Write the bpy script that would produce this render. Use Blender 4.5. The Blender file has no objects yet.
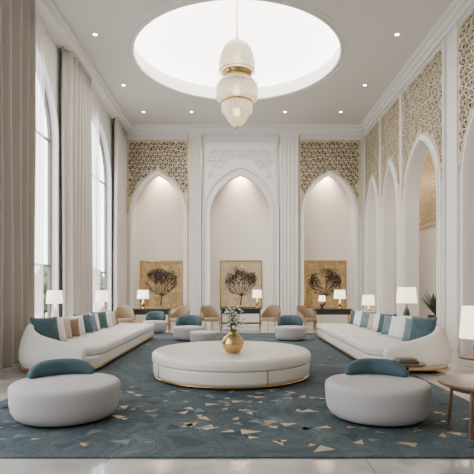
import bpy, bmesh, math, random
from mathutils import Vector, Matrix
random.seed(7)
pi=math.pi
# ---------------------------------------------------------------- materials
def nt(m): return m.node_tree.nodes, m.node_tree.links
def mat(name,col,rough=.5,metal=0,emit=None,es=0,noise=0,nscale=5,bump=0,bscale=200,sheen=0,trans=0,coat=0):
    m=bpy.data.materials.new(name); m.use_nodes=True
    N,L=nt(m); b=N['Principled BSDF']
    b.inputs['Base Color'].default_value=(*col,1); b.inputs['Roughness'].default_value=rough
    b.inputs['Metallic'].default_value=metal
    if sheen: b.inputs['Sheen Weight'].default_value=sheen
    if trans: b.inputs['Transmission Weight'].default_value=trans
    if coat: b.inputs['Coat Weight'].default_value=coat
    if emit: b.inputs['Emission Color'].default_value=(*emit,1); b.inputs['Emission Strength'].default_value=es
    tc=N.new('ShaderNodeTexCoord')
    if noise:
        n=N.new('ShaderNodeTexNoise'); n.inputs['Scale'].default_value=nscale; n.inputs['Detail'].default_value=6
        L.new(tc.outputs['Object'],n.inputs['Vector'])
        r=N.new('ShaderNodeValToRGB'); L.new(n.outputs['Fac'],r.inputs['Fac'])
        r.color_ramp.elements[0].position=.3; r.color_ramp.elements[1].position=.7
        r.color_ramp.elements[0].color=(*[c*(1-noise) for c in col],1)
        r.color_ramp.elements[1].color=(*[min(1,c*(1+noise)) for c in col],1)
        L.new(r.outputs['Color'],b.inputs['Base Color'])
    if bump:
        n=N.new('ShaderNodeTexNoise'); n.inputs['Scale'].default_value=bscale
        L.new(tc.outputs['Object'],n.inputs['Vector'])
        bp=N.new('ShaderNodeBump'); bp.inputs['Strength'].default_value=bump; bp.inputs['Distance'].default_value=.01
        L.new(n.outputs['Fac'],bp.inputs['Height']); L.new(bp.outputs['Normal'],b.inputs['Normal'])
    return m
M_wall=mat('plaster_white',(.76,.745,.73),.55,noise=.02,nscale=2)
M_trim=mat('trim_white',(.84,.825,.81),.4)
M_ceil=mat('ceiling_paint',(.72,.705,.69),.7)
M_niche=mat('niche_plaster',(.76,.72,.68),.6)
M_gold=mat('brushed_gold',(.58,.40,.17),.25,1)
M_lat=mat('lattice_bronze',(.56,.48,.35),.45,.15,noise=.2,nscale=5)
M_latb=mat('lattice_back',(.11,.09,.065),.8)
M_relief=mat('relief_plaster',(.86,.85,.84),.45)
M_cream=mat('upholstery_cream',(.71,.68,.64),.8,bump=.15,bscale=300)
M_leather=mat('leather_ivory',(.75,.695,.62),.34,bump=.1,bscale=120,coat=.15)
M_boucle=mat('boucle_grey',(.46,.445,.44),.95,bump=.6,bscale=160)
M_teal=mat('velvet_teal',(.032,.075,.095),.7,noise=.25,nscale=6,sheen=.1)
M_slate=mat('fabric_slate',(.14,.20,.23),.8,noise=.15,nscale=8)
M_beige=mat('fabric_beige',(.50,.43,.35),.8,bump=.3)
M_tan=mat('fabric_tan',(.24,.15,.085),.8,bump=.3)
M_white=mat('fabric_white',(.76,.73,.69),.8,bump=.3)
M_wood=mat('walnut_wood',(.12,.058,.026),.3,noise=.35,nscale=9)
M_dark=mat('dark_lacquer',(.02,.018,.016),.3)
M_curt=mat('curtain_greige',(.52,.475,.425),.85,bump=.2,bscale=250)
M_curt2=mat('curtain_pale',(.62,.58,.53),.85,bump=.2,bscale=250)
M_shade=mat('lampshade_linen',(.9,.84,.74),.8,emit=(1,.82,.58),es=2.3)
M_disc=mat('luminous_ceiling',(.95,.93,.9),.8,emit=(1,.94,.86),es=6.8)
M_dl=mat('downlight_glow',(1,1,1),.5,emit=(1,.93,.82),es=30)
M_glassp=mat('pendant_glass',(.88,.82,.70),.2,emit=(1,.84,.58),es=.3,noise=.2,nscale=9,coat=.5,trans=.65)
M_crys=mat('pendant_crystal',(.97,.95,.92),.06,emit=(1,.92,.78),es=.3,trans=.75)
M_bulb=mat('pendant_bulb',(1,.9,.7),.5,emit=(1,.80,.5),es=7)
M_leaf=mat('leaf_green',(.05,.10,.035),.6,noise=.4,nscale=4)
M_leaf2=mat('tree_foliage',(.09,.105,.065),.9,noise=.5,nscale=3)
M_flower=mat('flower_white',(.85,.80,.72),.7)
M_stem=mat('stem_brown',(.12,.09,.05),.8)
M_frame=mat('window_frame',(.16,.15,.14),.4)
M_ground=mat('garden_paving',(.40,.40,.37),.9,noise=.2,nscale=1)
M_blk=mat('tree_ink',(.03,.022,.014),.6)
M_book=mat('book_teal',(.05,.10,.12),.6)
M_arm=mat('armchair_ochre',(.30,.215,.13),.7,bump=.2)
# sheer voile
M_sheer=bpy.data.materials.new('sheer_voile'); M_sheer.use_nodes=True
N,L=nt(M_sheer); N.clear(); o_=N.new('ShaderNodeOutputMaterial'); t1=N.new('ShaderNodeBsdfTransparent'); t2=N.new('ShaderNodeBsdfTranslucent'); t3=N.new('ShaderNodeBsdfDiffuse')
t2.inputs[0].default_value=(.95,.94,.92,1); t3.inputs[0].default_value=(.9,.89,.87,1)
m1=N.new('ShaderNodeMixShader'); m2=N.new('ShaderNodeMixShader'); m1.inputs[0].default_value=.4; m2.inputs[0].default_value=.45
L.new(t2.outputs[0],m1.inputs[1]); L.new(t3.outputs[0],m1.inputs[2]); L.new(t1.outputs[0],m2.inputs[1]); L.new(m1.outputs[0],m2.inputs[2]); L.new(m2.outputs[0],o_.inputs[0])
def art_mat(name,c1,c2):
    m=mat(name,c1,.5,.25); N,L=nt(m); b=N['Principled BSDF']
    tc=N.new('ShaderNodeTexCoord'); v=N.new('ShaderNodeTexNoise'); v.inputs['Scale'].default_value=3.5; v.inputs['Detail'].default_value=10; v.inputs['Distortion'].default_value=1.2
    r=N.new('ShaderNodeValToRGB'); r.color_ramp.elements[0].position=.35; r.color_ramp.elements[1].position=.65
    r.color_ramp.elements[0].color=(*c1,1); r.color_ramp.elements[1].color=(*c2,1)
    L.new(tc.outputs['Object'],v.inputs['Vector']); L.new(v.outputs['Fac'],r.inputs['Fac']); L.new(r.outputs['Color'],b.inputs['Base Color'])
    return m
M_art=art_mat('art_gold_leaf',(.34,.22,.09),(.60,.44,.23))
M_art2=art_mat('art_parchment',(.46,.35,.21),(.62,.51,.35))
# floor marble with joints
M_floor=mat('floor_marble',(.5,.48,.45),.08)
N,L=nt(M_floor); b=N['Principled BSDF']; tc=N.new('ShaderNodeTexCoord')
n=N.new('ShaderNodeTexNoise'); n.inputs['Scale'].default_value=.9; n.inputs['Detail'].default_value=9; n.inputs['Distortion'].default_value=1.5
r=N.new('ShaderNodeValToRGB'); r.color_ramp.elements[0].color=(.32,.30,.28,1); r.color_ramp.elements[1].color=(.55,.525,.50,1)
r.color_ramp.elements[0].position=.3; r.color_ramp.elements[1].position=.7
br=N.new('ShaderNodeTexBrick'); br.offset=0; br.inputs['Scale'].default_value=1; br.inputs['Brick Width'].default_value=1.2; br.inputs['Row Height'].default_value=1.2
br.inputs['Mortar Size'].default_value=.006; br.inputs['Color1'].default_value=(1,1,1,1); br.inputs['Color2'].default_value=(.94,.94,.94,1); br.inputs['Mortar'].default_value=(.55,.53,.5,1)
mx=N.new('ShaderNodeMix'); mx.data_type='RGBA'; mx.blend_type='MULTIPLY'; mx.inputs[0].default_value=1
L.new(tc.outputs['Object'],n.inputs['Vector']); L.new(tc.outputs['Object'],br.inputs['Vector']); L.new(n.outputs['Fac'],r.inputs['Fac'])
L.new(r.outputs['Color'],mx.inputs[6]); L.new(br.outputs['Color'],mx.inputs[7]); L.new(mx.outputs[2],b.inputs['Base Color'])
# rug
M_rug=mat('rug_teal',(.05,.09,.11),.95,bump=.6,bscale=120)
N,L=nt(M_rug); b=N['Principled BSDF']; tc=N.new('ShaderNodeTexCoord')
w=N.new('ShaderNodeTexNoise'); w.inputs['Scale'].default_value=.8; w.inputs['Detail'].default_value=4; w.inputs['Distortion'].default_value=2.8
r=N.new('ShaderNodeValToRGB'); cr=r.color_ramp; cr.elements[0].position=.33; cr.elements[0].color=(.024,.044,.055,1); cr.elements[1].position=.70; cr.elements[1].color=(.115,.138,.144,1)
for p_,c_ in ((.43,(.056,.082,.094)),(.455,(.030,.052,.064)),(.52,(.066,.092,.103)),(.54,(.036,.060,.072)),(.60,(.082,.108,.117)),(.62,(.044,.068,.079))):
    e=cr.elements.new(p_); e.color=(*c_,1)
v=N.new('ShaderNodeTexVoronoi'); v.inputs['Scale'].default_value=3.2; v.inputs['Randomness'].default_value=1
r2=N.new('ShaderNodeValToRGB'); r2.color_ramp.elements[0].color=(.8,.8,.8,1); r2.color_ramp.elements[1].color=(1.2,1.18,1.15,1)
mx=N.new('ShaderNodeMix'); mx.data_type='RGBA'; mx.blend_type='MULTIPLY'; mx.inputs[0].default_value=.6
sp=N.new('ShaderNodeSeparateColor')
L.new(tc.outputs['Object'],w.inputs['Vector']); L.new(tc.outputs['Object'],v.inputs['Vector']); L.new(w.outputs['Fac'],r.inputs['Fac'])
L.new(v.outputs['Color'],sp.inputs[0]); L.new(sp.outputs[0],r2.inputs['Fac']); L.new(r.outputs['Color'],mx.inputs[6]); L.new(r2.outputs['Color'],mx.inputs[7]); L.new(mx.outputs[2],b.inputs['Base Color'])

# ---------------------------------------------------------------- helpers
def link(o,parent=None):
    bpy.context.scene.collection.objects.link(o)
    if parent: o.parent=parent
    return o
def empty(name,loc=(0,0,0),rz=0):
    e=bpy.data.objects.new(name,None); e.location=loc; e.rotation_euler=(0,0,rz); e.empty_display_size=.2
    return link(e)
def mk(name,V,F,m,parent=None,smooth=True,bevel=0,sub=0,seg=3,loc=None):
    me=bpy.data.meshes.new(name); me.from_pydata([tuple(p) for p in V],[],F); me.update()
    bm=bmesh.new(); bm.from_mesh(me); bmesh.ops.recalc_face_normals(bm,faces=bm.faces); bm.to_mesh(me); bm.free()
    me.materials.append(m)
    for p in me.polygons: p.use_smooth=smooth
    o=bpy.data.objects.new(name,me); link(o,parent)
    if loc: o.location=loc
    if bevel:
        md=o.modifiers.new('bevel','BEVEL'); md.width=bevel; md.segments=seg; md.limit_method='ANGLE'; md.angle_limit=.7
    if sub:
        md=o.modifiers.new('sub','SUBSURF'); md.levels=sub; md.render_levels=sub
    return o
def box(name,x0,x1,y0,y1,z0,z1,m,parent=None,bevel=0):
    V=[(x,y,z) for x in(x0,x1) for y in(y0,y1) for z in(z0,z1)]
    F=[(0,1,3,2),(4,6,7,5),(0,4,5,1),(2,3,7,6),(0,2,6,4),(1,5,7,3)]
    return mk(name,V,F,m,parent,smooth=False,bevel=bevel)
def slab(name,pts,z0,z1,m,parent=None,bevel=.02,seg=4):
    n=len(pts); V=[(p[0],p[1],z0) for p in pts]+[(p[0],p[1],z1) for p in pts]
    F=[tuple(range(n))[::-1],tuple(range(n,2*n))]+[(i,(i+1)%n,n+(i+1)%n,n+i) for i in range(n)]
    o=mk(name,V,F,m,parent,smooth=True,bevel=bevel,seg=seg)
    for p in o.data.polygons:
        if len(p.vertices)>4: p.use_smooth=False
    return o
def rrect(x0,x1,y0,y1,rs,n=8):
    P=[]
    for (cx,cy,sx,sy,a0,r) in ((x0,y0,1,1,pi,rs[0]),(x1,y0,-1,1,1.5*pi,rs[1]),(x1,y1,-1,-1,0,rs[2]),(x0,y1,1,-1,.5*pi,rs[3])):
        for i in range(n+1):
            a=a0+i*pi/2/n; P.append((cx+sx*r+r*math.cos(a),cy+sy*r+r*math.sin(a)))
    return P
def lathe(name,prof,m,parent=None,seg=48,flute=0,nf=0,loc=(0,0,0),smooth=True):
    V=[];F=[]; n=len(prof)
    for j in range(seg):
        a=2*pi*j/seg; k=1+flute*math.cos(nf*a)
        for r,z in prof: V.append((loc[0]+r*k*math.cos(a),loc[1]+r*k*math.sin(a),loc[2]+z))
    for j in range(seg):
        jn=(j+1)%seg
        for i in range(n-1): F.append((j*n+i,jn*n+i,jn*n+i+1,j*n+i+1))
    if prof[0][0]>1e-4: F.append(tuple(j*n for j in range(seg)))
    if prof[-1][0]>1e-4: F.append(tuple(j*n+n-1 for j in range(seg)))
    o=mk(name,V,F,m,parent,smooth=smooth)
    bm=bmesh.new(); bm.from_mesh(o.data); bmesh.ops.remove_doubles(bm,verts=bm.verts,dist=1e-5); bmesh.ops.recalc_face_normals(bm,faces=bm.faces); bm.to_mesh(o.data); bm.free()
    for p in o.data.polygons:
        if len(p.vertices)>6: p.use_smooth=False
    return o
def rprof(r,z0,z1,rad,rb=None,bulge=0,n=8):
    rb=rb if rb is not None else rad
    P=[(0,z0)]
    for i in range(n+1):
        a=-pi/2+i*pi/2/n; P.append((r-rb+rb*math.cos(a),z0+rb+rb*math.sin(a)))
    if bulge: P.append((r+bulge,(z0+z1)/2))
    for i in range(n+1):
        a=i*pi/2/n; P.append((r-rad+rad*math.cos(a),z1-rad+rad*math.sin(a)))
    P.append((0,z1)); return P
def tube(name,pts,rad,m,parent=None,res=3,cyc=False,radii=None):
    cu=bpy.data.curves.new(name,'CURVE'); cu.dimensions='3D'; cu.bevel_depth=rad; cu.bevel_resolution=res; cu.use_fill_caps=True
    lists=pts if isinstance(pts[0][0],(list,tuple)) else [pts]
    for li,P in enumerate(lists):
        s=cu.splines.new('POLY'); s.points.add(len(P)-1)
        for i,p in enumerate(P):
            s.points[i].co=(*p,1)
            if radii: s.points[i].radius=radii[li][i]
        s.use_cyclic_u=cyc
    t=bpy.data.objects.new('tmp',cu); bpy.context.scene.collection.objects.link(t)
    dg=bpy.context.evaluated_depsgraph_get(); me=bpy.data.meshes.new_from_object(t.evaluated_get(dg))
    bpy.data.objects.remove(t); bpy.data.curves.remove(cu)
    me.name=name; me.materials.clear(); me.materials.append(m)
    for p in me.polygons: p.use_smooth=True
    return link(bpy.data.objects.new(name,me),parent)
def fill(name,outer,holes,depth,mapf,m,parent=None):
    cu=bpy.data.curves.new(name,'CURVE'); cu.dimensions='2D'; cu.fill_mode='BOTH'; cu.extrude=depth/2
    for P in [outer]+holes:
        s=cu.splines.new('POLY'); s.points.add(len(P)-1)
        for i,p in enumerate(P): s.points[i].co=(p[0],p[1],0,1)
        s.use_cyclic_u=True
    t=bpy.data.objects.new('tmp',cu); bpy.context.scene.collection.objects.link(t)
    dg=bpy.context.evaluated_depsgraph_get(); me=bpy.data.meshes.new_from_object(t.evaluated_get(dg))
    bpy.data.objects.remove(t); bpy.data.curves.remove(cu)
    for v in me.vertices: v.co=mapf(*v.co)
    bm=bmesh.new(); bm.from_mesh(me); bmesh.ops.remove_doubles(bm,verts=bm.verts,dist=1e-5); bmesh.ops.recalc_face_normals(bm,faces=bm.faces); bm.to_mesh(me); bm.free()
    me.materials.clear(); me.materials.append(m)
    for p in me.polygons: p.use_smooth=False
    return link(bpy.data.objects.new(name,me),parent)
def sweep(name,path,secs,m,parent=None,sub=2):
    n=len(path); k=len(secs[0]); V=[];F=[]
    for i,(x,y) in enumerate(path):
        a=path[max(i-1,0)]; c=path[min(i+1,n-1)]
        t=Vector((c[0]-a[0],c[1]-a[1])).normalized(); nr=Vector((t.y,-t.x))
        for o,z in secs[i]: V.append((x+nr.x*o,y+nr.y*o,z))
    for i in range(n-1):
        for j in range(k): F.append((i*k+j,i*k+(j+1)%k,(i+1)*k+(j+1)%k,(i+1)*k+j))
    F.append(tuple(range(k))); F.append(tuple((n-1)*k+j for j in range(k)))
    return mk(name,V,F,m,parent,sub=sub)
def arch(c,w,zs,za,b=0,n=14):
    h=za-zs; R=(w*w+h*h)/(2*w)
    am=math.acos((R-w)/(R+b))
    right=[(c+w-R+(R+b)*math.cos(am*i/n), zs+(R+b)*math.sin(am*i/n)) for i in range(n+1)]
    left=[(2*c-x,z) for x,z in right]
    return left+right[::-1][1:]
def arch_out(u,v,c,w,zs,za,b):
    h=za-zs; R=(w*w+h*h)/(2*w)
    d=abs(u-c)
    if v<zs: return d>w+b
    return math.hypot(d-(w-R),v-zs)>R+b
def lattice(name,c,half,w,zs,za,b,v0,v1,mapf,m,parent,cell=.20,jit=.27,shrink=.77,depth=.035):
    u0,u1=c-half,c+half
    A=[p for p in arch(c,w,zs,za,b) if p[1]>=v0]
    def xat(v):
        h=za-zs; R=(w*w+h*h)/(2*w); return (w-R)+math.sqrt((R+b)**2-(v-zs)**2)
    xa=xat(v0)
    outer=[(u0,v0),(u0,v1),(u1,v1),(u1,v0),(c+xa,v0)]+[p for p in A[::-1]]+[(c-xa,v0)]
    rnd=random.Random(int(c*100)); hh=cell*.866; G={}
    nu=int((u1-u0)/cell)+3; nv=int((v1-v0)/hh)+3; off=((u1-u0)-(nu-3)*cell)/2
    for j in range(-1,nv):
        for i in range(-2,nu+1):
            G[i,j]=(u0+off-cell*.5+i*cell+(j%2)*cell/2+rnd.uniform(-jit,jit)*cell, v0-.03+j*hh+rnd.uniform(-jit,jit)*cell)
    holes=[]
    for j in range(-1,nv-1):
        for i in range(-1,nu):
            if j%2==0: T=[((i,j),(i+1,j),(i,j+1)),((i+1,j),(i+1,j+1),(i,j+1))]
            else: T=[((i,j),(i+1,j),(i+1,j+1)),((i,j),(i+1,j+1),(i,j+1))]
            for t in T:
                P=[G[k] for k in t]; gx=sum(p[0] for p in P)/3; gy=sum(p[1] for p in P)/3
                Q=[(gx+(p[0]-gx)*shrink,gy+(p[1]-gy)*shrink) for p in P]
                Q=[q for k in range(3) for q in (Q[k],((Q[k][0]+Q[(k+1)%3][0])/2*.86+gx*.14,(Q[k][1]+Q[(k+1)%3][1])/2*.86+gy*.14))]
                mg=.03
                if all(u0+mg<q[0]<u1-mg and v0+mg<q[1]<v1-mg and arch_out(q[0],q[1],c,w,zs,za,b+mg) for q in Q): holes.append(Q)
    fill(name,outer,holes,depth,mapf,m,parent)
    return outer
# ---------------------------------------------------------------- room
ZC=8.58; XL=-4.98; XR=5.55; YB=20.76; YF=-1.0; YE=24
box('floor',-5.2,8.7,YF,YE,-.2,0,M_floor)
cc=(0,14.65); rr=3.12
circ=[(cc[0]+rr*math.cos(2*pi*i/96),cc[1]+rr*math.sin(2*pi*i/96)) for i in range(96)]
ceil=fill('ceiling',[(-5.2,YF),(8.7,YF),(8.7,YE),(-5.2,YE)],[circ],.1,lambda x,y,z:(x,y,ZC+.05+z),M_ceil)
V=[(p[0],p[1],ZC+.1) for p in circ]+[(p[0],p[1],ZC+.42) for p in circ]
mk('ceiling_recess_side',V,[(i,(i+1)%96,96+(i+1)%96,96+i) for i in range(96)],M_trim,ceil)
mk('ceiling_luminous_disc',[(p[0],p[1],ZC+.42) for p in circ],[tuple(range(96))],M_disc,ceil,smooth=False)
tube('ceiling_recess_ring',[(p[0],p[1],ZC+.0) for p in circ],.05,M_trim,ceil,cyc=True)
k=rr+.16
tube('ceiling_recess_ring_outer',[(cc[0]+k*math.cos(2*pi*i/96),cc[1]+k*math.sin(2*pi*i/96),ZC) for i in range(96)],.02,M_trim,ceil,cyc=True)
# back wall
ARB=[(-3.42,1.12),(.15,1.32),(4.0,1.12)]
zs,za=4.7,6.5
out=[(-5.2,0)]
for c,w in ARB: out+= [(c-w,0)]+arch(c,w,zs,za)+[(c+w,0)]
out+=[(5.95,0),(5.95,ZC),(-5.2,ZC)]
mapB=lambda off:(lambda x,y,z:(x,YB+off+z,y))
wb=fill('wall_back',out,[],.3,mapB(.15),M_wall)
for i,(c,w) in enumerate(ARB):
    n0=w+.1; yb=YB+1.15
    V=[(c-n0,YB+.3,0),(c+n0,YB+.3,0),(c+n0,YB+.3,7.2),(c-n0,YB+.3,7.2),(c-n0,yb,0),(c+n0,yb,0),(c+n0,yb,7.2),(c-n0,yb,7.2)]
    mk('niche_%d'%i,V,[(4,5,6,7),(0,4,7,3),(1,2,6,5),(3,7,6,2)],M_niche,wb,smooth=False)
    for b0,b1,pr in ((.0,.06,.10),(.06,.13,.06)):
        o1=[(c-w-b1,0)]+arch(c,w,zs,za,b1)+[(c+w+b1,0)]
        i1=[(c-w-b0,0)]+arch(c,w,zs,za,b0)+[(c+w+b0,0)]
        fill('arch_band_%d'%i,o1+i1[::-1],[],pr,mapB(-pr/2),M_trim,wb)
    if i!=1:
        lattice('lattice_%d'%i,c,1.34,w,zs,za,.13,zs+.1,7.98,mapB(-.045),M_lat,wb)
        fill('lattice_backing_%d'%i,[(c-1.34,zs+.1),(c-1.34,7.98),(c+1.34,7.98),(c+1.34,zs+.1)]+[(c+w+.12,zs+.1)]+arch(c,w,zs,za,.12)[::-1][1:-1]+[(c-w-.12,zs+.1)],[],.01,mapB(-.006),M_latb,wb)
    else:
        lattice('relief_1',c,1.55,w,zs,za,.34,zs+.3,7.85,mapB(-.03),M_relief,wb,cell=.50,jit=0,shrink=.84,depth=.06)
        o1=[(c-w-.34,0)]+arch(c,w,zs,za,.34)+[(c+w+.34,0)]; i1=[(c-w-.28,0)]+arch(c,w,zs,za,.28)+[(c+w+.28,0)]
        fill('arch_band_outer',o1+i1[::-1],[],.09,mapB(-.045),M_trim,wb)
    L_=bpy.data.lights.new('niche_spot','SPOT'); L_.energy=700; L_.spot_size=1.5; L_.spot_blend=1; L_.shadow_soft_size=.08; L_.color=(1,.80,.56)
    lo=link(bpy.data.objects.new('niche_downlight',L_)); lo.location=(c,YB+.82,7.1); lo.rotation_euler=(.22,0,0)
# back pilasters / frames
for i,(x0,x1) in enumerate(((-2.08,-1.52),(1.84,2.66))):
    pl=empty('trim_%d'%(i+1),(0,0,0))
    box('pilaster',x0,x1,YB-.14,YB-.001,0,ZC-.35,M_trim,pl)
    nn=5
    for j in range(nn):
        xx=x0+(x1-x0)*(j+.5)/nn
        box('rib_%d'%j,xx-.028,xx+.028,YB-.22,YB-.14,.3,ZC-.5,M_wall,pl,bevel=.01)
    for xx in (x0,x1): box('gold_edge',xx-.014,xx+.014,YB-.155,YB-.10,0,ZC-.4,M_gold,pl)
for i,(c,h) in enumerate(((-3.42,1.38),(4.0,1.38),(.15,1.62))):
    P=[(c-h,YB-.02,.1),(c-h,YB-.02,8.05),(c+h,YB-.02,8.05),(c+h,YB-.02,.1)]
    tube('panel_moulding_%d'%i,P,.03,M_trim,wb)
for z,d,h in ((ZC-.12,.30,.12),(ZC-.24,.2,.12),(ZC-.34,.1,.10)):
    box('cornice_back',XL,XR,YB-d,YB,z,z+h,M_trim,wb)
# right wall
ARR=[(2.0,1.5,1.85),(6.05,1.5,1.85),(10.1,1.5,1.85),(14.4,1.28,1.62),(17.25,.82,1.1),(19.55,.82,1.08)]
zr,zar=4.3,6.05
out=[(YF,0)]
for c,w,h in ARR: out+=[(c-w,0)]+arch(c,w,zr,zar)+[(c+w,0)]
out+=[(YE,0),(YE,ZC),(YF,ZC)]
mapR=lambda off:(lambda x,y,z:(XR+off+z,x,y))
wr=fill('wall_right',out,[],.4,mapR(.2),M_wall)
for i,(c,w,h) in enumerate(ARR):
    for b0,b1,pr in ((.0,.06,.10),(.06,.15,.06)):
        o1=[(c-w-b1,0)]+arch(c,w,zr,zar,b1)+[(c+w+b1,0)]
        i1=[(c-w-b0,0)]+arch(c,w,zr,zar,b0)+[(c+w+b0,0)]
        fill('arch_band_%d'%i,o1+i1[::-1],[],pr,mapR(-pr/2),M_trim,wr)
    if i>=2:
        lattice('lattice_r%d'%i,c,h,w,zr,zar,.15,zr+.3,8.1,mapR(-.045),M_lat,wr)
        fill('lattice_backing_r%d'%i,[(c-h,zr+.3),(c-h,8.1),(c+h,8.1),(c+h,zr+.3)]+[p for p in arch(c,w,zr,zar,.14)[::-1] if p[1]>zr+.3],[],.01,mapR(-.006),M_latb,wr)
    for yy in (c-h-.03,c+h+.03): box('pier_edge',XR-.08,XR,yy-.025,yy+.025,0,8.2,M_trim,wr)
for z,d,h in ((ZC-.12,.30,.12),(ZC-.24,.2,.12),(ZC-.34,.1,.10)):
    box('cornice_right',XR-d,XR,YF,YB,z,z+h,M_trim,wr)
# unseen front wall behind the viewer, added to block frontal sky light; double door
wf=box('wall_front_light_block',-5.2,8.7,YF-.2,YF,0,ZC,M_wall)
dr=empty('door_1',(0,YF,0))
for s in (-1,1):
    box('leaf',min(s*.02,s*1.1),max(s*.02,s*1.1),0,.05,0,3.0,M_wood,dr,.01); box('pull',s*.1-.015,s*.1+.015,.06,.09,.9,1.4,M_gold,dr)
box('architrave_top',-1.25,1.25,0,.07,3.0,3.15,M_trim,dr)
for s in (-1,1): box('architrave_side',s*1.175-.075,s*1.175+.075,0,.07,0,3.0,M_trim,dr)
# corridor
wc=box('wall_corridor',8.5,8.7,YF,YE,0,ZC,M_wall)
box('wall_corridor_end',5.95,8.5,YE-.2,YE,0,ZC,M_wall)
lattice('corridor_screen',20.9,1.3,.6,3.2,4.2,.1,4.3,7.6,lambda x,y,z:(8.44+z,x,y),M_lat,wc)
for y in (2,8,13.5,19,22.5):
    L_=bpy.data.lights.new('corridor_light','POINT'); L_.energy=95; L_.color=(1,.74,.46); L_.shadow_soft_size=.25
    link(bpy.data.objects.new('corridor_light',L_)).location=(7.4,y,6.6)
# left wall
WIN=[(1.2,1.5),(5.6,1.5),(11.45,1.68),(16.85,1.85)]
holes=[]
for c,w in WIN: holes.append([(c-w,.25)]+arch(c,w,5.6,7.6)+[(c+w,.25)])
mapL=lambda off:(lambda x,y,z:(XL+off+z,x,y))
wl=fill('wall_left',[(YF,0),(YE,0),(YE,ZC),(YF,ZC)],holes,.2,mapL(-.1),M_wall)
for i,(c,w) in enumerate(WIN):
    wn=empty('window_%d'%(i+1))
    o1=[(c-w,.25)]+arch(c,w,5.6,7.6)+[(c+w,.25)]; i1=[(c-w+.07,.32)]+arch(c,w,5.6,7.6,-.07)+[(c+w-.07,.32)]
    fill('frame',o1,[i1],.08,mapL(-.14),M_frame,wn)
    for k in (-.33,.33): box('mullion',XL-.16,XL-.12,c+k*w-.02,c+k*w+.02,.3,6.4,M_frame,wn)
    for z in (2.2,5.6): box('transom',XL-.16,XL-.12,c-w+.05,c+w-.05,z-.03,z+.03,M_frame,wn)
    for b0,b1,pr in ((.0,.1,.07),(.1,.18,.04)):
        o1=[(c-w-b1,.0)]+arch(c,w,5.6,7.6,b1)+[(c+w+b1,.0)]; i1=[(c-w-b0,.0)]+arch(c,w,5.6,7.6,b0)+[(c+w+b0,.0)]
        fill('casing',o1+i1[::-1],[],pr,mapL(pr/2),M_trim,wn)
    L_=bpy.data.lights.new('portal','AREA'); L_.shape='RECTANGLE'; L_.size=2*w; L_.size_y=7.4; L_.cycles.is_portal=True
    lo=link(bpy.data.objects.new('window_daylight',L_)); lo.location=(XL-.25,c,3.95); lo.rotation_euler=(pi/2,0,-pi/2)
for z,d,h in ((ZC-.14,.5,.14),(ZC-.3,.42,.16)):
    box('cornice_left',XL,XL+d,YF,YB,z,z+h,M_trim,wl)
box('baseboard_left',XL,XL+.03,YF,YB,0,.18,M_trim)
# curtains
def curtain(y0,y1,xb,m,wl_=.24,amp=.085,name='curtain',sol=True):
    n=int((y1-y0)/.02); rows=[0.003,.02,1.5,3,5,7,8.27]; V=[];F=[]; rnd=random.Random(int(y0*10))
    ph=[rnd.uniform(0,6) for _ in range(3)]
    for z in rows:
        s=1+.12*(1-z/8.3)
        for i in range(n+1):
            y=y0+(y1-y0)*i/n; th=2*pi*y/wl_+.9*math.sin(y*2.3+ph[0])+.5*math.sin(y*5.1+ph[1])
            V.append((xb+amp*s*math.sin(th)+.02*math.sin(y*3+z*.6+ph[2]),y+.03*math.cos(th*1.0),z))
    for j in range(len(rows)-1):
        for i in range(n): F.append((j*(n+1)+i,j*(n+1)+i+1,(j+1)*(n+1)+i+1,(j+1)*(n+1)+i))
    o=mk(name,V,F,m)
    if sol: md=o.modifiers.new('s','SOLIDIFY'); md.thickness=.012
    return o
curtain(8.2,11.0,-4.70,M_curt,.40,.14)
curtain(13.3,15.5,-4.76,M_curt2,.30,.11)
curtain(18.75,20.5,-4.78,M_curt2,.28,.09)
curtain(3.3,3.9,-4.78,M_curt)
curtain(11.0,12.1,-4.86,M_sheer,.2,.03,'sheer_curtain',False)
curtain(15.5,17.0,-4.86,M_sheer,.2,.03,'sheer_curtain',False)
# downlights
for (x,y) in ((-3.9,13.2),(-3.9,16.5),(-3.7,19),(-1.8,19),(0,19.4),(1.9,19),(4.1,19),(4.4,16.5),(4.4,13.2),(-4,10),(4.4,10)):
    d=empty('recessed_downlight',(x,y,ZC))
    lathe('ring',[(.06,-.012),(.09,-.012),(.09,-.001),(.06,-.001)],M_trim,d,seg=24)
    lathe('lamp',[(0,-.014),(.055,-.014),(.055,-.002)],M_dl,d,seg=24)
# garden
box('garden_ground',-45,-5.2,-10,60,-.25,-.05,M_ground)
def tree(x,y,h,s):
    t=empty('garden_tree',(x,y,-.05)); rnd=random.Random(int(x*10+y))
    tube('trunk',[(0,0,0),(.05,0,h*.4),(0,.1,h*.75)],.1,M_stem,t)
    bm=bmesh.new()
    for i in range(16):
        p=Vector((rnd.gauss(0,s*.45),rnd.gauss(0,s*.45),h*.75+rnd.gauss(0,s*.4)))
        mt=Matrix.Translation(p)@Matrix.Scale(s*rnd.uniform(.3,.55),4)
        bmesh.ops.create_icosphere(bm,subdivisions=3,radius=1,matrix=mt)
    for v in bm.verts: v.co+=Vector((rnd.gauss(0,.04),rnd.gauss(0,.04),rnd.gauss(0,.04)))
    me=bpy.data.meshes.new('foliage'); bm.to_mesh(me); bm.free(); me.materials.append(M_leaf2); link(bpy.data.objects.new('foliage',me),t)
for a in ((-9,20.5,1.8,.9),(-10.5,26,2.2,1.1),(-9.5,31,2.0,1.0),(-12,37,3.0,1.5),(-9,15,1.8,.9)): tree(*a)
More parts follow.
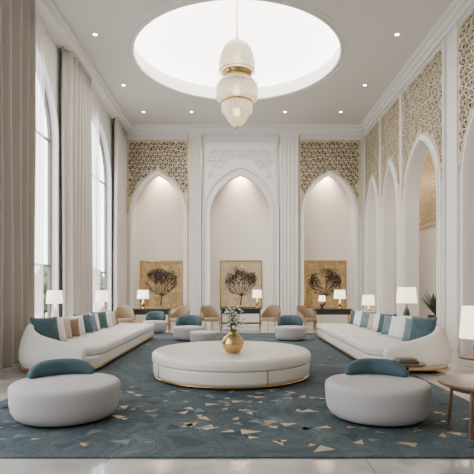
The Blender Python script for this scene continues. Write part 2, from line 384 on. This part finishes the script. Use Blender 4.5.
# ---------------------------------------------------------------- rug
rug=empty('area_rug')
slab('pile',rrect(-3.3,3.25,4.5,17.0,(.02,)*4,2),0.001,.018,M_rug,rug,bevel=.005,seg=2)
V=[];F=[];rnd=random.Random(3)
def tri(x,y,s,a,asp,z=.0205):
    b_=len(V)
    for k,rad in ((0,1),(2.2,asp),(4.1,asp*.9)):
        V.append((min(max(x+s*rad*math.cos(a+k),-3.28),3.23),max(4.52,y+s*rad*math.sin(a+k)),z))
    F.append((b_,b_+1,b_+2))
ctr=[(-3+6*((i*.618)%1)+rnd.uniform(-.3,.3),4.8+2.6*(i/17)**1.1) for i in range(18)]
for i in range(115):
    cx,cy=rnd.choice(ctr); x=cx+rnd.gauss(0,.4); y=cy+rnd.gauss(0,.25)
    if not(4.6<y<9 and -3.2<x<3.15): continue
    tri(x,y,rnd.uniform(.06,.16),rnd.choice((0.2,1.3,2.6,3.7,5.2))+rnd.uniform(-.3,.3),rnd.uniform(.4,.75))
for i in range(40):
    tri(rnd.uniform(-3.2,3.15),rnd.uniform(7,16.8),rnd.uniform(.04,.09),rnd.uniform(0,6),.6)
mk('gold_inlay',V,F,mat('rug_gold_thread',(.40,.30,.175),.45,.35),rug,smooth=False)
V=[];F=[]
for i in range(70):
    cx,cy=rnd.choice(ctr); x=cx+rnd.gauss(0,.5); y=cy+rnd.gauss(0,.5)
    if y>4.7 and abs(x)<3.1: tri(x,y,rnd.uniform(.08,.22),rnd.uniform(0,6),.7,.0194)
mk('dark_shards',V,F,mat('rug_dark_thread',(.024,.038,.047),.95),rug,smooth=False)
V=[];F=[]
for i in range(60):
    cx,cy=rnd.choice(ctr); x=cx+rnd.gauss(0,.6); y=cy+rnd.gauss(0,.5)
    if y>4.7 and abs(x)<3.1: tri(x,y,rnd.uniform(.06,.17),rnd.uniform(0,6),.7,.0199)
mk('pale_shards',V,F,mat('rug_pale_thread',(.14,.17,.18),.95),rug,smooth=False)
RZ=.022
# ---------------------------------------------------------------- sofas
def sofa(x,y,s):
    S=empty('long_sofa',(x,y,RZ)); Ln=6.5
    sx=lambda P:[(s*p[0],p[1]) for p in (P if s>0 else P[::-1])]
    slab('plinth',sx(rrect(.25,1.45,.25,Ln-.1,(.4,.3,.1,.1))),0,.06,M_dark,S,bevel=0)
    slab('gold_trim',sx(rrect(.05,1.64,.05,Ln+.01,(.5,.42,.12,.1))),.06,.08,M_gold,S,bevel=.005)
    slab('base',sx(rrect(.1,1.62,.1,Ln,(.5,.4,.12,.1))),.08,.28,M_cream,S,bevel=.03)
    ys=[.3,2.35,4.4,Ln-.02]
    for i in range(3):
        r0=.38 if i==0 else .06
        slab('seat_cushion_%d'%i,sx(rrect(.24,1.65,ys[i]+.008,ys[i+1]-.008,(.2,r0,.06,.06))),.28,.46,M_cream,S,bevel=.06,seg=5)
    rc=.5
    path=[(.12,Ln-.02-(Ln-.14-rc)*i/12) for i in range(13)]
    for i in range(1,9):
        a=i/8*pi/2; path.append((.12+rc*(1-math.cos(a)),.12+rc-rc*math.sin(a)))
    path+=[(.12+rc+.14*i,.12) for i in range(1,7)]
    path=[(s*p[0],p[1]) for p in path]
    secs=[]; n=len(path); sg=-1 if s>0 else 1
    for i in range(n):
        f=max(0,(i-13)/(n-1-13)); h=.90-.45*(f**1.2)
        t=.10; ln=.13*(1-f)
        sec=[(-t,.10),(t*.9,.10),(t*.95+ln*.3,(.13+h)/2),(t+ln,h-.05),(t*.5+ln,h),(-t*.2+ln,h),(-t*.8+ln,h-.05),(-t+ln*.2,(.13+h)/2)]
        secs.append([(sg*o,z) for o,z in sec])
    sweep('back_shell',path,secs,M_cream,S,sub=2)
    return S
def pillow(x,y,z,m,size=.46,face=1,yaw=0,lean=.28,roll=0,thick=.085):
    n=14; V=[];F=[]
    for sgn in (1,-1):
        for i in range(n+1):
            for j in range(n+1):
                u=-1+2*i/n; v=-1+2*j/n
                t=((1-abs(u)**2.6)*(1-abs(v)**2.6))**.5
                pu=u*(1-.07*(1-v*v)); pv=v*(1-.07*(1-u*u))
                V.append((sgn*thick*t,pu*size/2,pv*size/2))
    N=(n+1)**2
    for k in (0,N):
        for i in range(n):
            for j in range(n):
                a=k+i*(n+1)+j; F.append((a,a+1,a+n+2,a+n+1))
    o=mk('throw_pillow',V,F,m)
    bm=bmesh.new(); bm.from_mesh(o.data); bmesh.ops.remove_doubles(bm,verts=bm.verts,dist=1e-4); bmesh.ops.recalc_face_normals(bm,faces=bm.faces); bm.to_mesh(o.data); bm.free()
    o.rotation_euler=(roll,-lean*face,yaw*face); o.location=(x,y,z+size/2*math.cos(lean)+.01)
    return o
sofa(-4.25,8.75,1); sofa(4.16,8.75,-1)
zt=RZ+.46
def pillow_row(x0,face,cols,sz,gaps):
    y=9.42
    for m,s_,g in zip(cols,sz,gaps):
        pillow(x0+face*(.50+random.uniform(-.02,.04)),y,zt,m,s_,face,yaw=-.62+random.uniform(-.15,.15),lean=random.uniform(.22,.34),roll=0)
        y+=g
pillow_row(-4.25,1,[M_teal,M_white,M_beige,M_tan,M_white,M_teal,M_slate,M_white,M_teal,M_white,M_beige,M_tan],
 [.56,.52,.48,.42,.48,.50,.48,.46,.48,.46,.44,.42],[.48,.42,.5,.36,.55,.38,.40,.62,.42,.50,.42,.4])
pillow_row(4.16,-1,[M_teal,M_slate,M_white,M_white,M_slate,M_teal,M_white,M_beige,M_slate,M_white,M_white,M_teal],
 [.56,.50,.54,.50,.48,.50,.46,.44,.48,.46,.46,.44],[.46,.46,.46,.5,.48,.5,.42,.62,.40,.48,.42,.4])
# ---------------------------------------------------------------- poufs
def pouf(x,y,r,h,mid,span,cm,hb=.2,name='round_pouf_chair'):
    P=empty(name,(x,y,RZ))
    lathe('foot_plinth',[(0,0),(r*.80,0),(r*.80,.05),(0,.05)],M_dark,P)
    lathe('body',[(0,.03),(r*.84,.03),(r*.90,.055),(r*.96,.12),(r*.985,.2),(r*.995,h*.72),(r,h*.84),(r*.985,h*.93),(r*.94,h*.985),(r*.86,h),(r*.5,h+.008),(0,h+.01)],M_boucle,P,seg=64)
    if span:
        n=20; path=[];secs=[]
        for i in range(n+1):
            a=mid-span/2+span*i/n; rc=r*.74; path.append((rc*math.cos(a),rc*math.sin(a)))
            t=abs(2*i/n-1); e=max(.12,(1-t**3.2))**.5
            ht=hb*e; w_=.12*e
            secs.append([(w_*math.cos(q)*(1 if math.sin(q)<0 else .85),h+.005+ht*.46+ht*.54*math.sin(q)) for q in [2*pi*k/10 for k in range(10)]])
        sweep('back_cushion',path,secs,cm,P,sub=2)
    return P
pouf(-2.10,5.9,.65,.44,pi*.66,1.9,M_teal,.21)
pouf(1.72,5.9,.63,.44,pi*.42,1.9,M_teal,.21)
pouf(-1.48,14.6,.47,.42,pi*.5,3.2,M_teal,.33)
pouf(1.62,14.6,.47,.42,pi*.5,3.2,M_teal,.33)
pouf(-.95,13.5,.38,.36,0,0,M_teal,name='round_ottoman')
pouf(-2.9,17.0,.42,.42,pi*.5,3.2,M_teal,.33)
# ---------------------------------------------------------------- central table
T=empty('round_coffee_table',(-.10,8.75,RZ)); r=1.43
lathe('plinth',[(0,0),(r*.9,0),(r*.9,.04),(0,.04)],M_dark,T,seg=96)
lathe('gold_base_ring',[(0,.03),(r*.965,.03),(r*.975,.034),(r*.975,.044),(0,.044)],M_gold,T,seg=96)
lathe('lower_drum',rprof(r*.985,.044,.29,.04,.07),M_leather,T,seg=96)
lathe('top_pad',rprof(r,.275,.47,.095,.05,n=10),M_leather,T,seg=96)
for a in (-1.15,-2.6,.4,1.9,3.0):
    tube('gold_seam_%.0f'%(a*10),[((r*.985+.003)*math.cos(a),(r*.985+.003)*math.sin(a),z) for z in (.06,.2,.29)],.008,M_gold,T)
# vase
vx,vy,vz=-.07,8.2,RZ+.471
Vs=empty('brass_vase_with_flowers',(vx,vy,vz))
lathe('vase',[(0,0),(.08,0),(.12,.02),(.175,.10),(.188,.17),(.17,.25),(.11,.31),(.07,.335),(.075,.36),(.06,.36),(.055,.33),(0,.32)],M_gold,Vs)
rnd=random.Random(5); paths=[];tips=[]
for i in range(26):
    a=rnd.uniform(0,2*pi); sp=rnd.uniform(.04,.20); h=rnd.uniform(.42,.78)
    p=[(0.02*math.cos(a),.02*math.sin(a),.3),(sp*.4*math.cos(a),sp*.4*math.sin(a),h*.7+.05),(sp*math.cos(a),sp*math.sin(a),h)]
    paths.append(p); tips.append(Vector(p[2])); tips.append(Vector(p[1])+Vector((rnd.uniform(-.05,.05),rnd.uniform(-.05,.05),.08)))
tube('stems',paths,.005,M_stem,Vs,res=1)
def blobs(name,pts,r0,r1,m,parent,flat=1,sub=1):
    bm=bmesh.new()
    for p in pts:
        mt=Matrix.Translation(p)@Matrix.Rotation(rnd.uniform(0,6),4,'Z')@Matrix.Rotation(rnd.uniform(-1.2,1.2),4,'X')@Matrix.Diagonal((1,.55*flat+.45,flat,1))@Matrix.Scale(rnd.uniform(r0,r1),4)
        bmesh.ops.create_icosphere(bm,subdivisions=sub,radius=1,matrix=mt)
    me=bpy.data.meshes.new(name); bm.to_mesh(me); bm.free(); me.materials.append(m)
    return link(bpy.data.objects.new(name,me),parent)
jt=lambda p,s:p+Vector((rnd.gauss(0,s),rnd.gauss(0,s),rnd.gauss(0,s)))
blobs('blossoms',[jt(t,.02) for t in tips for _ in range(2)],.010,.022,M_flower,Vs)
blobs('leaves',[jt(t,.035) for t in tips for _ in range(3)],.018,.035,M_leaf,Vs,flat=.15)
# ---------------------------------------------------------------- tables & lamps
def rtable(x,y,r,h,m_top,m_leg,z0=0,name='side_table',legs=0):
    E=empty(name,(x,y,z0))
    lathe('top',rprof(r,h-.035,h,.012,.012),m_top,E)
    if legs:
        for k in range(legs):
            a=2*pi*(k+.5)/legs
            tube('leg_%d'%k,[(r*.82*math.cos(a),r*.82*math.sin(a),.0),(r*.7*math.cos(a),r*.7*math.sin(a),h-.03)],.02,m_leg,E)
        lathe('lower_ring',[(r*.70,h-.09),(r*.74,h-.09),(r*.74,h-.03),(r*.70,h-.03)],m_top,E)
    else:
        lathe('stem',[(0,0),(r*.62,0),(r*.62,.02),(.03,.04),(.025,h*.5),(.03,h-.04),(0,h-.035)],m_leg,E)
    return E
def lamp(x,y,z,rs,hs,hb,m_base=M_gold,power=8):
    E=empty('table_lamp',(x,y,z+.001))
    lathe('base',[(0,0),(.085,0),(.09,.02),(.05,.04),(.035,.08),(.075,hb*.35),(.085,hb*.5),(.06,hb*.68),(.022,hb*.8),(.018,hb),(0,hb)],m_base,E,seg=32)
    lathe('stem',[(0,hb-.02),(.008,hb-.02),(.008,hb+hs*.6),(0,hb+hs*.6)],M_gold,E,seg=12)
    o=lathe('shade',[(rs,hb),(rs*.86,hb+hs),(rs*.85,hb+hs),(rs*.985,hb)],M_shade,E,seg=40)
    bm=bmesh.new(); bm.from_mesh(o.data); bmesh.ops.delete(bm,geom=[f for f in bm.faces if len(f.verts)>6],context='FACES_ONLY'); bm.to_mesh(o.data); bm.free()
    L_=bpy.data.lights.new('bulb','POINT'); L_.energy=power; L_.color=(1,.76,.46); L_.shadow_soft_size=.06
    lo=link(bpy.data.objects.new('bulb',L_),E); lo.location=(0,0,hb+hs*.45)
    return E
rtable(-4.54,11.9,.16,.62,M_wood,M_gold); lamp(-4.52,11.9,.62,.20,.32,.60,M_white)
rtable(-4.54,16.0,.16,.62,M_wood,M_gold); lamp(-4.50,16.0,.62,.22,.38,.52,M_white)
rtable(4.62,12.9,.24,.62,M_wood,M_gold); lamp(4.56,12.9,.62,.27,.42,.58,M_dark)
rtable(3.95,7.85,.3,.48,M_wood,M_gold); lamp(3.95,7.85,.48,.29,.52,.30,M_gold)
E=rtable(2.70,5.27,.46,.55,M_wood,M_wood,z0=RZ,name='round_wood_side_table',legs=4)
bk=empty('book_stack',(2.78,5.22,RZ+.55)); box('book_lower',-.14,.14,-.1,.1,0.001,.03,M_wood,bk,.004); box('book_upper',-.11,.12,-.08,.09,.03,.055,M_gold,bk,.004)
rtable(2.46,6.95,.26,.50,M_wood,M_gold,z0=RZ,name='occasional_table')
bk=empty('book_stack',(2.44,6.93,RZ+.50)); box('book_lower',-.15,.15,-.11,.11,0.001,.035,M_book,bk,.004); box('book_upper',-.12,.13,-.09,.1,.035,.065,M_tan,bk,.004)
# consoles with lamps at the back
def console(x,y,w_=1.5,h=.78):
    E=empty('console_table',(x,y,0))
    box('top',-w_/2,w_/2,-.25,.25,h-.05,h,M_dark,E,.01)
    box('apron',-w_/2+.05,w_/2-.05,-.22,.22,h-.22,h-.05,M_dark,E)
    for sx in(-1,1):
        for sy in (-1,1): box('leg',sx*(w_/2-.06)-.025,sx*(w_/2-.06)+.025,sy*.2-.025,sy*.2+.025,0,h-.05,M_gold,E)
    box('shelf',-w_/2+.05,w_/2-.05,-.2,.2,.15,.19,M_dark,E)
console(-3.35,18.9,1.5); lamp(-3.70,18.9,.78,.24,.34,.40,M_gold)
console(3.75,18.9,1.5); lamp(4.05,18.9,.78,.24,.34,.40,M_gold)
console(.15,19.6,1.7); lamp(.82,19.6,.78,.2,.32,.42,M_gold)
rtable(4.9,17.9,.24,.6,M_wood,M_gold); lamp(4.9,17.9,.6,.24,.38,.36,M_gold)
lamp(3.35,18.9,.78,.14,.22,.30,M_dark,3)
def armchair(x,y,rz,m=M_arm):
    E=empty('gold_frame_armchair',(x,y,0),rz)
    slab('seat',rrect(-.3,.3,-.3,.3,(.1,)*4),.34,.47,m,E,.04)
    path=[(-.33,-.2)]+[(-.33*math.cos(a),.05+.3*math.sin(a)) for a in [pi*i/12 for i in range(13)]]+[(.33,-.2)]
    n=len(path); secs=[]
    for i in range(n):
        f=1-abs(2*i/(n-1)-1); h=.62+.33*min(1,f*1.6)
        secs.append([(-.025,.40),(.025,.40),(.03,h-.02),(0,h),(-.03,h-.02)])
    sweep('back',path,secs,m,E,1)
    for px,py in ((-.28,-.27),(.28,-.27),(-.26,.28),(.26,.28)): tube('leg',[(px*1.08,py*1.08,0),(px,py,.38)],.016,M_gold,E)
    tube('arm_rail',[(p[0]*1.08,p[1]*1.08,.43) for p in path],.014,M_gold,E)
armchair(-1.05,18.3,.5); armchair(1.3,18.3,-.5); armchair(-4.2,17.9,.3); armchair(2.6,18.0,.7); armchair(-2.15,18.1,-.6)
# art
def art(x,m,frame=M_gold,w_=1.8,z0=.75,z1=2.8,seed=1):
    y=YB+1.15; E=empty('tree_wall_art',(x,y-.002,0)); rnd=random.Random(seed)
    box('canvas',-w_/2,w_/2,-.03,0,z0,z1,m,E)
    for a in ((-w_/2-.06,-w_/2,z0-.06,z1+.06),(w_/2,w_/2+.06,z0-.06,z1+.06),(-w_/2,w_/2,z0-.06,z0),(-w_/2,w_/2,z1,z1+.06)): box('frame',a[0],a[1],-.07,0,a[2],a[3],frame,E)
    paths=[];rad=[];tips=[]
    def br(p,a,l,r,d):
        q=(p[0]+l*math.cos(a)+rnd.uniform(-.02,.02),-.04,p[2]+l*math.sin(a))
        if math.hypot(q[0]/.72,(q[2]-z0-1.15)/.72)>1: return
        paths.append([p,q]); rad.append([r,r*.7]); tips.append(q)
        if d>0:
            for k in range(3 if d>3 else 2): br(q,a+rnd.uniform(-.75,.75),l*rnd.uniform(.68,.9),r*.68,d-1)
    z=z0+.2
    paths.append([(-.02,-.04,z0+.08),(.03,-.04,z+.3)]);rad.append([1.3,.9])
    for k in (-1.2,-.8,-.4,0,.4,.85,1.25): br((.03,-.04,z+.3),pi/2+k,.32,.7,5)
    tube('tree_branches',paths,.026,M_blk,E,res=1,radii=rad)
    bm=bmesh.new()
    for t in tips:
        mt=Matrix.Translation((t[0]+rnd.gauss(0,.04),-.04,t[2]+rnd.gauss(0,.04)))@Matrix.Rotation(rnd.uniform(0,6),4,'Y')@Matrix.Diagonal((.03,.008,.016,1))
        bmesh.ops.create_icosphere(bm,subdivisions=1,radius=1,matrix=mt)
    me=bpy.data.meshes.new('leaves'); bm.to_mesh(me); bm.free(); me.materials.append(M_blk); link(bpy.data.objects.new('tree_leaves',me),E)
art(-3.45,M_art,seed=1); art(.18,M_art2,seed=2); art(4.02,M_art,seed=3)
# potted plant in corridor
def plant(x,y,s=1):
    E=empty('potted_plant',(x,y,0)); rnd=random.Random(9)
    lathe('pot',[(0,0),(.2,0),(.28,.5),(.3,.7),(.26,.7),(.25,.64),(0,.64)],M_dark,E)
    V=[];F=[]
    for i in range(70):
        a=rnd.uniform(0,2*pi); L0=rnd.uniform(.4,.85); up=rnd.uniform(.7,1.45); n=7; b0=len(V)
        for j in range(n+1):
            t=j/n; rr_=min(.55,L0*t*math.cos(up)+.02); z=.66+L0*1.5*t*math.sin(up)-.35*t*t*L0*.8; w_=.045*math.sin(pi*min(1,t*.95+.05))
            for sg in (-1,1): V.append((rr_*math.cos(a)-sg*w_*math.sin(a),rr_*math.sin(a)+sg*w_*math.cos(a),z))
        for j in range(n): F.append((b0+2*j,b0+2*j+1,b0+2*j+3,b0+2*j+2))
    mk('leaves',V,F,M_leaf,E)
plant(6.62,15.9)
# ---------------------------------------------------------------- pendant
Pn=empty('pendant_chandelier',(0,12.1,0))
def openlathe(*a,**k):
    o=lathe(*a,**k); bm=bmesh.new(); bm.from_mesh(o.data); bmesh.ops.delete(bm,geom=[f for f in bm.faces if len(f.verts)>6],context='FACES_ONLY'); bm.to_mesh(o.data); bm.free()
    md=o.modifiers.new('s','SOLIDIFY'); md.thickness=.012; return o
openlathe('upper_glass',[(.34,7.02),(.40,7.05),(.425,7.14),(.42,7.30),(.40,7.46),(.36,7.60),(.29,7.71),(.20,7.78),(.1,7.82),(.03,7.83)],M_glassp,Pn,seg=160,flute=.03,nf=32)
lathe('gold_collar',[(.28,6.88),(.34,6.89),(.36,6.92),(.32,6.95),(.32,6.97),(.36,7.0),(.37,7.03),(.32,7.05)],M_gold,Pn,seg=64)
openlathe('middle_glass',[(.39,6.29),(.44,6.31),(.475,6.36),(.49,6.50),(.475,6.68),(.43,6.81),(.35,6.88)],M_glassp,Pn,seg=160,flute=.03,nf=32)
lathe('lower_gold_band',[(.30,6.26),(.39,6.265),(.395,6.28),(.37,6.30),(.30,6.30)],M_gold,Pn,seg=64)
openlathe('lower_glass',[(.03,5.68),(.10,5.69),(.17,5.74),(.25,5.86),(.315,6.0),(.35,6.12),(.36,6.22),(.34,6.26)],M_glassp,Pn,seg=160,flute=.03,nf=24)
for z0_,z1_ in ((5.92,6.15),(6.42,6.72),(7.15,7.45)):
    lathe('bulb_core',[(0,z0_),(.06,z0_+.03),(.08,(z0_+z1_)/2),(.06,z1_-.03),(0,z1_)],M_bulb,Pn,seg=24)
for nm,R0,za_,zb_,cnt in (('crystals_middle',.51,6.36,6.68,44),('crystals_upper',.445,7.07,7.34,40),('crystals_lower',.375,6.02,6.24,34)):
    tube(nm,[[(R0*math.cos(2*pi*i/cnt),R0*math.sin(2*pi*i/cnt),za_),(R0*math.cos(2*pi*i/cnt),R0*math.sin(2*pi*i/cnt),zb_)] for i in range(cnt)],.012,M_crys,Pn,res=1)
for nm,R0,z in (('ring_a',.515,6.69),('ring_d',.45,7.05)):
    tube(nm,[(R0*math.cos(2*pi*i/48),R0*math.sin(2*pi*i/48),z) for i in range(48)],.009,M_gold,Pn,cyc=True,res=1)
lathe('gold_cap',[(0,7.82),(.09,7.81),(.06,7.88),(.03,7.94),(0,7.94)],M_gold,Pn,seg=32)
lathe('finial',[(0,5.60),(.025,5.62),(.04,5.66),(.025,5.70),(0,5.70)],M_gold,Pn,seg=24)
tube('rod',[(0,0,7.9),(0,0,ZC+.41)],.018,M_gold,Pn)
# ---------------------------------------------------------------- world & camera
W=bpy.data.worlds.new('sky'); bpy.context.scene.world=W; W.use_nodes=True
bg=W.node_tree.nodes['Background']; bg.inputs[0].default_value=(.95,.97,1,1); bg.inputs[1].default_value=7.0
cam=bpy.data.cameras.new('camera'); co=link(bpy.data.objects.new('camera',cam)); co.location=(0,0,1.6); co.rotation_euler=(pi/2,0,0)
cam.sensor_width=36; cam.lens=480/474*36; cam.shift_y=51/474; cam.clip_end=200
bpy.context.scene.camera=co
